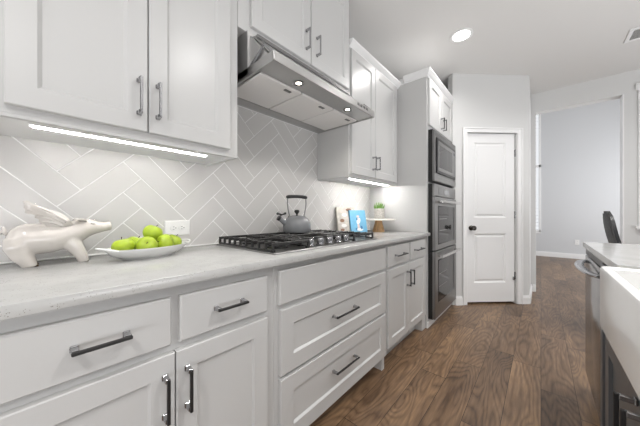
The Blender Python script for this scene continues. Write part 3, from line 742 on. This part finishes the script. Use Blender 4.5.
# ================================================================== KETTLE
def kettle():
    c = Vector((0.150, 1.205, 0.9625)); R = 0.098
    t = thing('kettle', 'blue-grey enamel whistling kettle on the rear cooktop grate', 'kettle', c)
    b = MB(); b.lathe([(0, 0.0), (0.085, 0.0), (0.094, 0.004), (0.098, 0.012), (0.0975, 0.045), (0.094, 0.066), (0.085, 0.086), (0.070, 0.101), (0.054, 0.110), (0.048, 0.112), (0.046, 0.108), (0, 0.108)], c, 48); b.build('body', ENAMEL, t)
    b = MB(); b.lathe([(0.0, 0.120), (0.030, 0.118), (0.046, 0.113), (0.048, 0.1125), (0.0475, 0.1095), (0, 0.1095)], c, 36); ld = b.build('lid', ENAMEL, t)
    b = MB(); b.lathe([(0, 0.118), (0.005, 0.119), (0.0075, 0.128), (0.017, 0.140), (0.019, 0.148), (0.014, 0.156), (0, 0.158)], c, 20); b.build('lid_knob', BLACK, ld)
    d = Vector((-0.30, -0.954, 0)).normalized()
    p0 = c + d * 0.070 + Vector((0, 0, 0.055)); p1 = c + d * 0.128 + Vector((0, 0, 0.096))
    b = MB(); b.tube([p0, p0.lerp(p1, 0.35), p0.lerp(p1, 0.75), p1], [0.026, 0.021, 0.0165, 0.016], 18); sp = b.build('spout', ENAMEL, t)
    ax = (p1 - p0).normalized(); up = Vector((0, 0, 1)); side = ax.cross(up).normalized(); nrm = side.cross(ax).normalized()
    b = MB(); b.tube([p1 - ax * 0.001, p1 + ax * 0.014], 0.0178, 16)
    b.tube([p1 + ax * 0.008 + nrm * 0.014, p1 + ax * 0.002 + nrm * 0.034], 0.0045, 8)
    b.tube([p1 + ax * 0.030 + nrm * 0.020, p1 + ax * 0.002 + nrm * 0.032, p1 - ax * 0.012 + nrm * 0.050], [0.006, 0.005, 0.0065], 8)
    b.sphere(p1 + ax * 0.032 + nrm * 0.019, 0.0085, 10); b.sphere(p1 - ax * 0.012 + nrm * 0.052, 0.0085, 10)
    b.build('whistle', BLACK, sp)
    h = d
    for s in (-1, 1):
        b = MB()
        pts = [c + h * s * 0.058 + Vector((0, 0, 0.108)), c + h * s * 0.057 + Vector((0, 0, 0.118)), c + h * s * 0.066 + Vector((0, 0, 0.155)), c + h * s * 0.072 + Vector((0, 0, 0.200)), c + h * s * 0.070 + Vector((0, 0, 0.240))]
        b.tube(pts, 0.0042, 8)
        b.box(-0.007, 0.007, -0.006, 0.006, -0.004, 0.010, 0.001, 1, Matrix.Translation(c + h * s * 0.058 + Vector((0, 0, 0.104))))
        b.build('handle_wire', STEELD, t)
    b = MB(); pts = [c + h * (0.078 * (k / 6)) + Vector((0, 0, 0.244 + 0.006 * (1 - (k / 6) ** 2))) for k in range(-6, 7)]
    b.tube(pts, [0.009, 0.0125, 0.0125, 0.012, 0.0115, 0.0115, 0.0115, 0.0115, 0.0115, 0.012, 0.0125, 0.0125, 0.009], 14); b.build('handle_grip', BLACK, t)
kettle()

# ================================================================== WINGED PIG
def pig():
    Z = 0.9142; XC = 0.125
    t = thing('winged_pig_figurine', 'glazed ivory ceramic winged pig standing on the worktop by the tiles', 'figurine', (XC, 0.05, Z))
    q = MB()
    path = [(-.070, .098, .010), (-.065, .097, .030), (-.050, .094, .045), (-.028, .092, .053), (0, .091, .054), (.035, .093, .053), (.07, .101, .047), (.10, .114, .041), (.125, .125, .036), (.146, .126, .029), (.163, .125, .022), (.184, .127, .0175), (.192, .129, .0195), (.199, .130, .0195)]
    q.tube([(0, y, z) for y, z, r in path], [r for y, z, r in path], 24)
    for sx in (-1, 1):
        q.tube([(sx * .014, -.040, .094), (sx * .020, -.040, .066), (sx * .024, -.032, .036), (sx * .026, -.020, .014), (sx * .026, -.016, -.002)], [.036, .036, .027, .020, .019], 16)
        q.tube([(sx * .026, -.018, .012), (sx * .026, -.003, .007)], [.014, .010], 12)
        q.tube([(sx * .010, .074, .100), (sx * .016, .086, .066), (sx * .022, .102, .038), (sx * .024, .113, .014), (sx * .024, .115, -.002)], [.034, .028, .021, .017, .0165], 16)
        q.tube([(sx * .024, .113, .010), (sx * .024, .125, .006)], [.012, .0095], 12)
    me = bpy.data.meshes.new('body'); q.bm.to_mesh(me); q.bm.free()
    o = bpy.data.objects.new('tmp_body', me); C.objects.link(o)
    rm = o.modifiers.new('remesh', 'REMESH'); rm.mode = 'VOXEL'; rm.voxel_size = 0.0032
    sm = o.modifiers.new('smooth', 'SMOOTH'); sm.factor = 0.5; sm.iterations = 16
    dg = bpy.context.evaluated_depsgraph_get(); dg.update()
    m2 = bpy.data.meshes.new_from_object(o.evaluated_get(dg))
    bpy.data.objects.remove(o)
    b = MB(); b.bm.from_mesh(m2)
    for v in b.bm.verts:
        v.co.z = max(v.co.z, 0.0)
        v.co += Vector((XC, 0, Z))
    b.build('body', PORC, t, 180)
    for sx in (-1, 1):
        f = MB(); f.sphere((XC + sx * 0.0265, 0.141, Z + 0.141), 0.0062, 12, None, (0.8, 1.3, 0.8)); f.build('eye', PORC, t)
        f = MB(); f.sphere((XC + sx * 0.006, 0.1975, Z + 0.128), 0.0026, 8); f.build('nostril', STEM, t)
    for sx in (-1, 1):
        e = MB()
        base = Vector((XC + sx * 0.020, 0.118, Z + 0.146))
        pts = [base, base + Vector((sx * 0.007, -0.006, 0.007)), base + Vector((sx * 0.013, -0.013, 0.010)), base + Vector((sx * 0.018, -0.022, 0.010)), base + Vector((sx * 0.020, -0.029, 0.006))]
        e.tube(pts, [0.009, 0.014, 0.015, 0.010, 0.002], 14, None, True, 0.35); e.build('ear', PORC, t, 180)
    # curled tail
    b = MB(); tp = []
    for k in range(18):
        a = k / 17 * 2 * math.pi * 1.2; tp.append((XC + 0.008 * math.sin(a), -0.068 - 0.012 * k / 17, Z + 0.112 + 0.010 * (1 - math.cos(a)) ))
    b.tube(tp, [0.006 - 0.0002 * k for k in range(18)], 8); b.build('tail', PORC, t, 180)
    # hooves: small dark toe ends
    for sx in (-1, 1):
        for y in (-0.003, 0.121):
            h = MB(); h.box(XC + sx * 0.025 - 0.010, XC + sx * 0.025 + 0.010, y - 0.010, y + 0.007, Z, Z + 0.005, 0.002); h.build('hoof', STEM, t)
    # wings
    out = [(0.087, 0.139), (0.073, 0.162), (0.059, 0.178), (0.045, 0.186), (0.031, 0.190), (0.018, 0.194), (0.005, 0.199), (-0.008, 0.209), (-0.021, 0.221), (-0.031, 0.219), (-0.028, 0.206), (-0.030, 0.197), (-0.026, 0.190), (-0.027, 0.180), (-0.014, 0.176), (-0.005, 0.176), (-0.006, 0.164), (0.003, 0.160), (0.004, 0.148), (0.014, 0.143), (0.022, 0.132), (0.045, 0.128), (0.068, 0.130)]
    for sx in (-1, 1):
        b = MB(); n = len(out); c0 = Vector((0.045, 0.160))
        lay = []
        for (inset, dx) in ((0.0, 0.0), (0.0, 0.003), (0.25, 0.008), (0.55, 0.011)):
            lay.append([b.bm.verts.new((XC + sx * (0.030 + max(0, z - 0.13) * 0.22 + dx), y + (c0.x - y) * inset, Z + z + (c0.y - z) * inset)) for y, z in out])
        for A, B in zip(lay, lay[1:]):
            for k in range(n): b.bm.faces.new((A[k], A[(k + 1) % n], B[(k + 1) % n], B[k]))
        b.bm.faces.new(lay[-1]); b.bm.faces.new(list(reversed(lay[0])))
        # raised feather ribs
        for k, (ya, za, yb, zb_) in enumerate(((0.070, 0.150, -0.022, 0.212), (0.062, 0.146, -0.022, 0.192), (0.055, 0.141, -0.002, 0.170), (0.060, 0.136, 0.010, 0.150))):
            P = []
            for q in range(7):
                s_ = q / 6; y = ya + (yb - ya) * s_; z = za + (zb_ - za) * s_ + 0.006 * math.sin(math.pi * s_)
                P.append((XC + sx * (0.030 + max(0, z - 0.13) * 0.22 + 0.0075 - 0.002 * s_), y, Z + z))
            b.tube(P, [0.0075, 0.008, 0.0075, 0.007, 0.006, 0.005, 0.003], 8, None, True, 0.8)
        b.build('wing', PORC, t, 60)
pig()

# ================================================================== PLATTER, APPLES
PLC = Vector((0.208, 0.312, 0.9142)); PLA = math.radians(110)
def platter():
    t = thing('serving_platter', 'long white oval platter holding the green apples', 'platter', PLC, 0)
    R = Matrix.Translation(PLC) @ Matrix.Rotation(PLA, 4, 'Z')
    b = MB()
    prof = [(0, 0.004), (0.52, 0.004), (0.70, 0.007), (0.88, 0.022), (0.985, 0.040), (1.0, 0.0435), (1.0, 0.0455), (0.975, 0.0455), (0.86, 0.028), (0.69, 0.0135), (0, 0.0115)]
    b.lathe([(r, z) for r, z in prof], (0, 0, 0), 56, R, 0.157, 0.096)
    b.lathe([(0.60, 0.0), (0.64, 0.0), (0.67, 0.006), (0.58, 0.005)], (0, 0, 0), 48, R, 0.157, 0.096)
    b.build('dish', DISH, t)
    for s in (-1, 1):
        h = MB(); pts = []
        for k in range(11):
            a = -math.pi / 2 + math.pi * k / 10
            pts.append(R @ Vector((s * (0.142 + 0.038 * math.cos(a)), 0.042 * math.sin(a), 0.042 + 0.011 * math.cos(a))))
        h.tube(pts, 0.0055, 10, None, True, 0.8); h.build('handle', DISH, t)
platter()
apple0 = [None]
def make_apple():
    t = thing('apple', 'green apple', 'apple', (0, 0, 0))
    b = MB(); n = 18; prof = []
    for k in range(n + 1):
        a = -math.pi / 2 + math.pi * k / n; r = math.cos(a); z = math.sin(a)
        rr = 0.0395 * r * (1 + 0.06 * z) ; zz = 0.0365 * z
        if z > 0: zz -= 0.010 * math.exp(-(r / 0.30) ** 2)
        else: zz += 0.006 * math.exp(-(r / 0.32) ** 2)
        prof.append((rr if 0 < k < n else 0.0, zz))
    b.lathe(prof, (0, 0, 0), 28)
    for v in b.bm.verts:
        a = math.atan2(v.co.y, v.co.x); low = max(0, -v.co.z / 0.036)
        f = 1 + 0.025 * math.cos(5 * a) * (0.4 + low); v.co.x *= f; v.co.y *= f
    b.build('fruit', APPLE, t, 180)
    s = MB(); s.tube([(0, 0, 0.024), (0.001, 0.001, 0.034), (0.004, 0.002, 0.042)], [0.0014, 0.0013, 0.0018], 6); s.build('stem', STEM, t)
    return t
apples = [
    ((0.172, 0.212, 0.9655), (10, -8, 0), 0.92, 'green apple with an upright stem, at the pig end of the platter'),
    ((0.222, 0.266, 0.9655), (65, 10, 70), 0.92, 'green apple low at the front of the platter near the pig'),
    ((0.152, 0.276, 0.9665), (-15, 12, 20), 0.92, 'green apple peeking out behind the front pair near the pig'),
    ((0.231, 0.339, 0.9665), (70, 0, 20), 0.92, 'green apple at the front middle under the stacked one'),
    ((0.185, 0.325, 1.0110), (-12, 22, 60), 0.92, 'green apple stacked on top of the others'),
    ((0.212, 0.405, 0.9665), (20, 20, 120), 0.87, 'green apple near the outlet end of the platter, front one'),
    ((0.140, 0.347, 0.9665), (0, -20, 40), 0.92, 'green apple at the back of the platter beneath the top one'),
    ((0.150, 0.418, 0.9665), (-30, 10, 200), 0.85, 'green apple at the outlet end of the platter, back one'),
]
def apples_build():
    src = None
    for i, (p, r, s, lab) in enumerate(apples):
        o = make_apple() if src is None else copy_tree(src)
        src = src or o
        q = Matrix.Rotation(PLA - math.radians(82.7), 3, 'Z') @ Vector((p[0] - 0.186, p[1] - 0.312, 0))
        o.location = (PLC.x + q.x, PLC.y + q.y, p[2]); o.rotation_euler = [math.radians(q) for q in r]; o.scale = (s, s, s)
        o['label'] = lab; o['group'] = 'green apples on the platter'
apples_build()

# ================================================================== OUTLETS
def outlet(M, u, v, horizontal, label, par=None):
    t = thing('wall_outlet', label, 'outlet', M @ Vector((u, v, 0)))
    b = MB(); hw, hh = (0.0605, 0.0385) if horizontal else (0.0385, 0.0605)
    b.rings(u - hw, u + hw, v - hh, v + hh, [(0, 0.0), (0, 0.002), (0.004, 0.006), (0.008, 0.006)], M); b.build('cover_plate', OUTLETM, t)
    for s in (-1, 1):
        du, dv = (s * 0.0195, 0) if horizontal else (0, s * 0.0195)
        b = MB(); b.lathe([(0.0165, 0.0055), (0.0165, 0.0075), (0.0155, 0.008), (0, 0.008)], (u + du, v + dv, 0), 20, M); r = b.build('receptacle', OUTLETM, t)
        b = MB()
        for k in (-1, 1):
            if horizontal: b.box(u + du - 0.004, u + du + 0.004, v + k * 0.006 - 0.001, v + k * 0.006 + 0.001, 0.0078, 0.0084, 0, 1, M)
            else: b.box(u + k * 0.006 - 0.001, u + k * 0.006 + 0.001, v + dv - 0.004, v + dv + 0.004, 0.0078, 0.0084, 0, 1, M)
        b.box(*((u + du + 0.008, u + du + 0.012, v - 0.002, v + 0.002) if horizontal else (u - 0.002, u + 0.002, v + dv - 0.012, v + dv - 0.008)), 0.0078, 0.0084, 0, 1, M)
        b.build('slots', BLACK, r, 0)
outlet(frame((0.0062, 0, 0), (0, 1, 0), (1, 0, 0)), 0.485, 1.018, True, 'white duplex outlet on the tiled backsplash above the apples')
outlet(frame((0, YF, 0), (1, 0, 0), (0, -1, 0)), 2.085, 0.40, False, 'small white outlet low on the cool grey far wall')

# ================================================================== BOOKS, STAND, PLANT
def book(c, yaw, lean, wdt, hgt, th, cover, label, art):
    """stands on its bottom edge, front cover facing +X before the yaw, leaning back"""
    t = thing('cookbook', label, 'book', c, 0)
    M = Matrix.Translation(c) @ Matrix.Rotation(yaw, 4, 'Z') @ Matrix.Rotation(-lean, 4, 'Y')
    b = MB()
    b.box(th - 0.003, th, -wdt / 2, wdt / 2, 0, hgt, 0.0008, 1, M); b.box(0, 0.003, -wdt / 2, wdt / 2, 0, hgt, 0.0008, 1, M); b.box(0.0, th, -wdt / 2, -wdt / 2 + 0.003, 0, hgt, 0.0008, 1, M)
    cv = b.build('cover', cover, t)
    b = MB(); b.box(0.0032, th - 0.0032, -wdt / 2 + 0.004, wdt / 2 - 0.004, 0.004, hgt - 0.004, 0, 1, M); b.build('pages', PAPER, t, 0)
    b = MB(); mats = []
    for (pts, m) in art:
        if m not in mats: mats.append(m)
        b.mi = mats.index(m)
        Mx = M @ Matrix(((0, 0, 1, th), (1, 0, 0, 0), (0, 1, 0, 0), (0, 0, 0, 1)))
        b.poly_prism([(u * wdt / 2, v * hgt) for u, v in pts], 0.0001, 0.0006 + 0.0003 * mats.index(m), Mx)
    b.build('cover_print', mats, cv, 0)
def ell(cu, cv, ru, rv, n=12, rot=0.0):
    o = []
    for k in range(n):
        a = 2 * math.pi * k / n; x, y = ru * math.cos(a), rv * math.sin(a)
        o.append((cu + x * math.cos(rot) - y * math.sin(rot), cv + x * math.sin(rot) + y * math.cos(rot)))
    return o
BK = math.radians(-22)
book((0.096, 1.886, 0.9142), BK, math.radians(11), 0.200, 0.238, 0.018, PALEC, 'stone-coloured cookbook leaning on the tiles behind the blue one',
     [(ell(-0.45, 0.85, 0.20, 0.07), PINK), (ell(0.3, 0.90, 0.32, 0.06), BROWNINK), (ell(-0.2, 0.70, 0.28, 0.07), WHITEINK), (ell(-0.5, 0.48, 0.24, 0.07), BROWNINK), (ell(-0.35, 0.28, 0.28, 0.07), WHITEINK), (ell(-0.55, 0.12, 0.22, 0.05), BROWNINK)])
book((0.163, 1.980, 0.9142), BK, math.radians(12), 0.180, 0.212, 0.014, BLUEC, 'sky-blue cookbook with a pale figure on its cover, leaning beside the cooktop',
     [(ell(0.0, 0.72, 0.18, 0.055), PINK), (ell(0.02, 0.52, 0.26, 0.13, 12, 0.3), WHITEINK), (ell(-0.05, 0.30, 0.14, 0.14), PINK), (ell(0.1, 0.14, 0.40, 0.07), WHITEINK), (ell(0.32, 0.22, 0.12, 0.08), BLUED), (ell(-0.35, 0.16, 0.10, 0.05), BLUED), (ell(-0.15, 0.60, 0.08, 0.05), BLUED)])
def stand():
    c = (0.225, 2.240, 0.9142)
    t = thing('cake_stand', 'round pale board on a tapered oak pedestal by the oven tower', 'cake stand', c)
    b = MB(); b.lathe([(0, 0), (0.056, 0), (0.058, 0.004), (0.052, 0.03), (0.040, 0.075), (0.034, 0.110), (0.034, 0.1135), (0, 0.1135)], c, 36); b.build('pedestal', OAK, t)
    b = MB(); b.lathe([(0, 0.114), (0.158, 0.114), (0.161, 0.117), (0.161, 0.124), (0.158, 0.127), (0, 0.127)], c, 56); b.build('board', MARBLE, t)
    p = thing('potted_succulent', 'small spiky green succulent in a speckled pot on the round board', 'plant', (0.215, 2.275, 1.0415))
    q = (0.215, 2.275, 1.0415)
    b = MB(); b.lathe([(0, 0), (0.046, 0), (0.050, 0.003), (0.0515, 0.100), (0.049, 0.102), (0.046, 0.100), (0.045, 0.085), (0, 0.085)], q, 36); b.build('pot', STONEPOT, p)
    b = MB(); b.lathe([(0.0445, 0.0855), (0.030, 0.089), (0, 0.091)], q, 24); b.build('soil', SOIL, p)
    b = MB(); rnd = random.Random(3)
    for k in range(26):
        a = k * 2.399; r = 0.006 + 0.034 * (k / 26) ** 0.6; tilt = 0.10 + 0.45 * (k / 26)
        L = 0.085 - 0.028 * (k / 26) + rnd.uniform(-0.008, 0.008)
        d = Vector((math.cos(a), math.sin(a), 0)); o = Vector(q) + d * r + Vector((0, 0, 0.086))
        pts = [o + (d * math.sin(tilt) + Vector((0, 0, math.cos(tilt)))) * L * s - d * 0.006 * s * s for s in (0, 0.3, 0.65, 1.0)]
        b.tube(pts, [0.0065, 0.0085, 0.006, 0.0008], 7, None, True, 0.5)
    b.build('leaves', LEAF, p, 180)
stand()

# ================================================================== ISLAND
IT = 0.914
def island():
    # cabinet run and sink base
    t = thing('island_cabinet', 'slate-grey island base cabinet under the white apron sink', 'cabinet', (1.9, 0.9, 0))
    b = MB(); b.box(1.622, 2.55, 0.42, 1.352, 0.10, 0.690, 0.002); b.build('carcass', ISLAND, t)
    b = MB(); b.box(1.68, 2.55, 0.42, 1.352, 0.0, 0.10); b.build('toe_kick', ISLAND, t)
    M = island_front(1.622)
    for (a, c_, pu) in ((-1.338, -0.908, -0.938), (-0.902, -0.44, -0.868)):
        d = shaker(M, a, c_, 0.115, 0.672, rail=0.058).build('door', ISLAND, t); pull(M, pu, 0.592, 0.125, True, d)
    t = thing('island_cabinet', 'narrow slate-grey island cabinet between dishwasher and sink', 'cabinet', (1.9, 1.52, 0))
    b = MB(); b.box(1.652, 2.55, 1.353, 1.690, 0.10, 0.884); b.build('carcass', ISLAND, t)
    b = MB(); b.box(1.70, 2.55, 1.353, 1.690, 0.0, 0.10); b.build('toe_kick', ISLAND, t)
    M = island_front(1.652)
    d = shaker(M, -1.684, -1.360, 0.115, 0.870, rail=0.05).build('door', ISLAND, t)
    # worktop with a sink cut-out
    b = MB()
    for (x0, x1, y0, y1) in ((1.630, 2.65, 1.334, 2.300), (2.115, 2.65, 0.5, 1.334), (1.630, 2.65, 0.0, 0.5)):
        b.box(x0, x1, y0, y1, 0.8845, IT, 0.0025 if False else 0.0)
    tag(b.build('island_worktop', QUARTZ, None, 0), 'white quartz island worktop around the apron sink', 'worktop')
    # apron sink
    t = thing('apron_sink', 'white fireclay apron-front sink set into the island worktop', 'sink', (1.85, 0.92, 0.69))
    b = MB(); x0, x1, y0, y1, z0, z1 = 1.586, 2.113, 0.502, 1.332, 0.692, 0.908
    w_ = 0.026; bm = b.bm
    R = []
    for (i, z) in ((0.010, z0), (0.0, z0 + 0.010), (0.0, z1 - 0.010), (0.003, z1 - 0.003), (0.010, z1), (w_ - 0.006, z1), (w_, z1 - 0.006), (w_ + 0.004, z0 + 0.05), (w_ + 0.03, z0 + 0.026), (w_ + 0.05, z0 + 0.024)):
        ring = []
        rad = max(0.004, 0.022 - i)
        for (cx_, cy_, a0) in ((x0 + i + rad, y0 + i + rad, 180), (x1 - i - rad, y0 + i + rad, 270), (x1 - i - rad, y1 - i - rad, 0), (x0 + i + rad, y1 - i - rad, 90)):
            for k in range(5):
                a = math.radians(a0 + 90 * k / 4); ring.append(bm.verts.new((cx_ + rad * math.cos(a), cy_ + rad * math.sin(a), z)))
        R.append(ring)
    n = len(R[0])
    for A, B in zip(R, R[1:]):
        for k in range(n): bm.faces.new((A[k], A[(k + 1) % n], B[(k + 1) % n], B[k]))
    bm.faces.new(R[-1]); bm.faces.new(list(reversed(R[0])))
    b.build('basin', SINKM, t, 40)
    d = MB(); d.lathe([(0.0, 0.001), (0.040, 0.001), (0.045, 0.003), (0.045, 0.0)], (1.86, 0.92, z0 + 0.0245), 28); d.build('drain', NICKEL, t)
    # dishwasher at the far end
    t = thing('dishwasher', 'stainless dishwasher with a bowed handle at the island end', 'dishwasher', (1.9, 1.98, 0))
    b = MB(); b.box(1.665, 2.25, 1.695, 2.285, 0.10, 0.883); b.build('tub', STEELD, t)
    b = MB(); b.box(1.70, 2.25, 1.70, 2.28, 0.0, 0.0995); b.build('toe_kick', BLACK, t)
    b = MB(); b.box(1.640, 1.664, 1.698, 2.282, 0.105, 0.835, 0.004, 2); d = b.build('door', STEELG, t)
    b = MB(); b.box(1.642, 1.664, 1.698, 2.282, 0.838, 0.880, 0.003); b.build('control_panel', BLACK, t)
    h = MB(); pts = []
    for k in range(17):
        s = k / 16; pts.append((1.640 - 0.046 * math.sin(math.pi * s) ** 0.5, 1.73 + 0.53 * s, 0.798))
    h.tube(pts, 0.020, 14, None, True, 0.45)
    h.build('handle', NICKEL, d)
island()

# ================================================================== CHAIR
def chair():
    c = Vector((1.99, 3.30, 0.0))
    t = thing('bar_chair', 'slim black chair with a curved back behind the island', 'chair', c)
    b = MB(); b.box(c.x - 0.02, c.x + 0.38, c.y - 0.21, c.y + 0.21, 0.62, 0.68, 0.025, 3); b.build('seat', CHAIRM, t)
    # backrest: curved shell, leaning back toward the pantry
    def shell(ins, x_off, th):
        q = MB(); NU, NV = 13, 11; F, Bk = [], []
        for j in range(NV):
            v = j / (NV - 1); rf, rb = [], []
            wv = (0.185 - 0.05 * v - ins) * math.sqrt(max(0.02, 1.0 - max(0, (v - 0.70) / 0.30) ** 2.2))
            for i in range(NU):
                u = -1 + 2 * i / (NU - 1)
                x = c.x - 0.035 - 0.090 * v + 0.012 * u * u - 0.014 * math.sin(math.pi * v) - 0.03 * u * wv
                p = Vector((x + x_off, c.y + u * wv, 0.66 + ins * 0.6 + (0.455 - ins * 1.2) * v))
                rf.append(q.bm.verts.new(p)); rb.append(q.bm.verts.new(p + Vector((-th, 0, 0))))
            F.append(rf); Bk.append(rb)
        for A in (F, Bk):
            for j in range(NV - 1):
                for i in range(NU - 1): q.bm.faces.new((A[j][i], A[j][i + 1], A[j + 1][i + 1], A[j + 1][i]))
        def strip(P, Q):
            for k in range(len(P) - 1): q.bm.faces.new((P[k], P[k + 1], Q[k + 1], Q[k]))
        strip(F[0], Bk[0]); strip(F[-1], Bk[-1]); strip([r[0] for r in F], [r[0] for r in Bk]); strip([r[-1] for r in F], [r[-1] for r in Bk])
        return q
    bk = shell(0.0, 0.0, 0.022).build('backrest', CHAIRM, t, 50)
    shell(0.035, 0.006, 0.034).build('back_pad', CHAIRL, bk, 50)
    for sx in (0.0, 0.34):
        for sy in (-0.17, 0.17):
            l = MB(); l.tube([(c.x + sx + 0.01, c.y + sy, 0.63), (c.x + sx + (0.03 if sx else -0.02), c.y + sy * 1.15, 0.0)], [0.016, 0.012], 10); l.build('leg', CHAIRM, t)
chair()

# ================================================================== CEILING FIXTURES
def can(x, y):
    t = thing('recessed_downlight', 'round recessed ceiling light glowing above the ovens', 'ceiling light', (x, y, CEIL))
    b = MB(); b.lathe([(0.072, -0.001), (0.098, -0.002), (0.098, -0.007), (0.078, -0.010), (0.072, -0.007)], (x, y, CEIL), 40); b.build('trim_ring', TRIMW, t)
    b = MB(); b.lathe([(0, -0.005), (0.073, -0.0055), (0.073, -0.001), (0, -0.001)], (x, y, CEIL), 36); b.build('lens', CANGLOW, t)
can(*CANS[0])
def vent():
    x, y = 2.198, 3.696
    t = thing('ceiling_vent', 'white ceiling air vent with louvres over painted-dark gaps', 'vent', (x, y, CEIL))
    M = Matrix.Translation((x, y, CEIL)) @ Matrix.Rotation(math.pi, 4, 'X')
    b = MB()
    for (x0, x1, y0, y1) in ((-0.16, 0.16, -0.12, -0.09), (-0.16, 0.16, 0.09, 0.12), (-0.16, -0.13, -0.09, 0.09), (0.13, 0.16, -0.09, 0.09)):
        b.box(x0, x1, y0, y1, 0.0005, 0.010, 0.003, 1, M)
    b.build('frame', TRIMW, t)
    b = MB(); b.box(-0.13, 0.13, -0.09, 0.09, 0.0005, 0.002, 0, 1, M); b.build('gap_shade_sheet', VENTDARK, t)  # dark sheet painted as the shade in the louvre gaps
    b = MB()
    for k in range(9):
        b.box(-0.13, 0.13, -0.0012, 0.0012, -0.006, 0.006, 0, 1, M @ Matrix.Translation((0, -0.08 + 0.02 * k, 0.008)) @ Matrix.Rotation(-0.9, 4, 'X'))
    b.build('louvres', CEILM, t)
vent()
